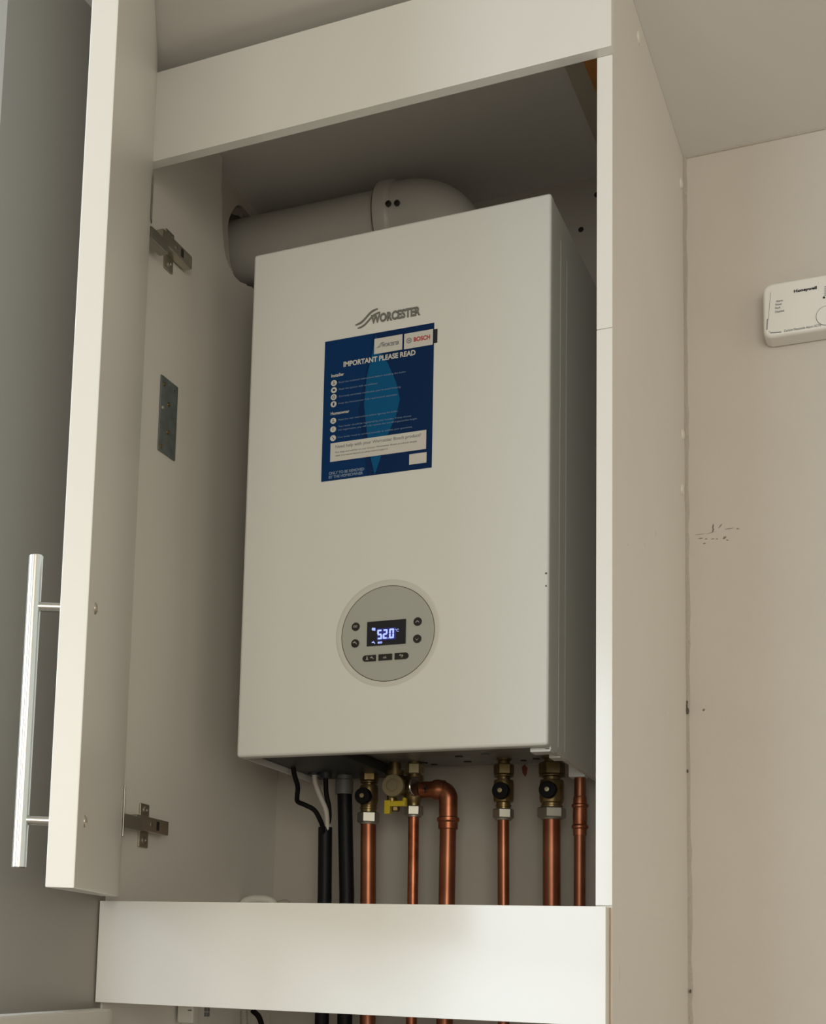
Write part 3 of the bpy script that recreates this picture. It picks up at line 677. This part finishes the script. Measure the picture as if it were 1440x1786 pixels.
put('condensate_pipe', MB().tube([(.0555+.0005, .235, -.004), on_y(604.5, 1560, .235), Vector((.0760, .235, ZF))], .0104, 28, smooth=0), 'conduit', label='black condensate pipe below the grey collar', cat='pipe', group='black tubes under the boiler')

# ------------------------------------------------------------------ small electrical fittings low in the cupboard
jb = thing('junction_box', tuple(on_x(345, 1778, XP)), 'white electrical box low on the left panel, below the bottom rail', 'junction box')
a = on_x(322, 1757, XP+.012); b = on_x(398, 1757, XP+.012)
put('body', MB().box(XP+.0004, XP+.022, a.y+.012, b.y, a.z-.070, a.z+.020, bev=.004), 'white_pl', jb)
c1 = on_x(324, 1757, XP+.028)
put('connector', MB().box(XP+.004, XP+.028, a.y-.006, a.y+.011, a.z-.020, a.z+.018, bev=.003), 'white_pl', jb)
mb = MB(); q = on_x(361, 1765, XP+.0222)
for i in range(2):
    for j in range(2): mb.box(XP+.0218, XP+.0224, q.y-.008+i*.0085, q.y-.001+i*.0085, q.z-.006+j*.0065, q.z-.0005+j*.0065)
put('terminal_slot', mb, 'greyp', jb, kind='stuff')
mb = MB(); q = on_x(331, 1762, XP+.0282); mb.box(XP+.0278, XP+.0284, q.y-.0045, q.y+.0045, q.z-.0008, q.z+.0008); put('slot', mb, 'greyp', jb)
put('trap_pipe', MB().tube([on_y(418,1590,.20), on_y(428,1573,.20), on_y(450,1568,.20), on_y(474,1573,.20), on_y(482,1592,.20)], .0062, 16), 'white_pl', label='white plastic pipe bend just above the bottom rail at left', cat='pipe')
put('trap_pipe', MB().tube([on_y(478,1590,.27), on_y(488,1577,.27), on_y(500,1576,.27), on_y(508,1592,.27)], .0050, 14), 'seal', label='small tan pipe bend behind the bottom rail beside the back corner', cat='pipe')
put('cable', MB().tube([on_y(440,1762,.20), on_y(452,1775,.20), on_y(458,1800,.21), on_y(462,1850,.21)], .0040, 12), 'rubber', label='black cable end below the bottom rail', cat='cable')
put('cable', MB().tube([on_y(425,1762,.22), on_y(426,1790,.22), on_y(427,1850,.22)], .0052, 12), 'seal', label='tan cable below the bottom rail', cat='cable')

# ------------------------------------------------------------------ carbon monoxide alarm
al = thing('gas_alarm', (.672, YB, .568), 'white wall alarm with printed front, right of the cupboard', 'alarm')
ya = .2824; ax0, ax1, az0, az1 = .6105, .7335, .5790, .6545
def rounded(x0, x1, z0, z1, r, y, n=8):
    return [(cx+r*math.cos(a0+PI/2*i/n), y, cz+r*math.sin(a0+PI/2*i/n)) for cx, cz, a0 in ((x1-r, z1-r, 0), (x0+r, z1-r, PI/2), (x0+r, z0+r, PI), (x1-r, z0+r, 1.5*PI)) for i in range(n+1)]
mb = MB(); rs = [[mb.b.verts.new(q) for q in rounded(ax0+i_, ax1-i_, az0+i_, az1-i_, .0110-i_*.6, y)] for i_, y in ((.0045, ya), (.0022, ya+.0008), (.0006, ya+.0028), (0, ya+.0060), (0, YB-.0035))]
mb.b.faces.new(rs[0])
for a, b in zip(rs, rs[1:]):
    for i in range(len(a)): mb.b.faces.new((a[i], b[i], b[(i+1)%len(a)], a[(i+1)%len(a)]))
mb.b.faces.new(rs[-1][::-1])
put('case', mb, 'alarm', al)
put('back_plate', MB().box(ax0+.002, ax1-.002, YB-.010, YB, az0+.002, az1-.002, bev=.003), 'alarm', al)
def AN(u, v): p = on_y(u, v, ya-.0004); return p
y5 = ya-.0004
def strokes(name, segs, m, wd=.0005):
    mb = MB()
    for (a, b) in segs:
        a = AN(*a); b = AN(*b); d = (b-a); d.y = 0; nn = Vector((-d.z, 0, d.x)).normalized()*wd/2
        mb.prism([a-nn, b-nn, b+nn, a+nn], (0,.0005,0))
    put(name, mb, m, al, smooth=0)
strokes('seam', [((1343.5,510),(1339.5,557)), ((1341,577),(1343,580))], 'greyp', .00035)
strokes('slot', [((1338,556),(1336.8,575)), ((1343,580.5),(1362,579))], 'greyp', .0013)
bt0 = AN(1384,508); bt1 = AN(1424,502)
text('brand_print', 'Honeywell', bt0.x, bt1.x, (bt0.z+bt1.z)/2-.0030, (bt0.z+bt1.z)/2+.0022, y5, 'black', al, thick=.0003, bold=.04)
for s_, u, v, wd in (('Alarm', 1353, 525.5, .0082), ('Power', 1352, 531.5, .0080), ('Fault', 1351.5, 537.5, .0064), ('Disabled', 1351.5, 544, .0110)):
    p = AN(u, v); text('print_line', s_, p.x, p.x+wd, p.z-.0014, p.z+.0014, y5, 'greyp', al, thick=.0002, bold=.01)
p = AN(1367, 575); q = AN(1431, 569); zq = (p.z+q.z)/2
text('print_line', 'Carbon Monoxide Alarm XC70', p.x, q.x, zq-.0017, zq+.0017, y5, 'greyp', al, thick=.0002)
cb_ = AN(1442, 550)
put('test_button', MB().lathe([(.0128,0),(.0128,.0006),(.0120,.0008)], cb_, 'y', 48), 'alarm', al)
put('button_ring', MB().lathe([(.0134,0),(.0134,.0004),(.0129,.0004),(.0129,0)], cb_, 'y', 48, cap=False), 'greyp', al)
vb_ = MB()
for i in range(5):
    p = AN(1437, 500.5+i*3.6); vb_.box(p.x, p.x+.0120, ya-.0006, ya+.001, p.z-.0005, p.z+.0005)
put('sounder_slots', vb_, 'greyp', al, kind='stuff')
p = AN(1436.5, 519); put('sensor_dot', MB().lathe([(.0014,0),(.0014,.0006)], p, 'y', 16), 'black', al)
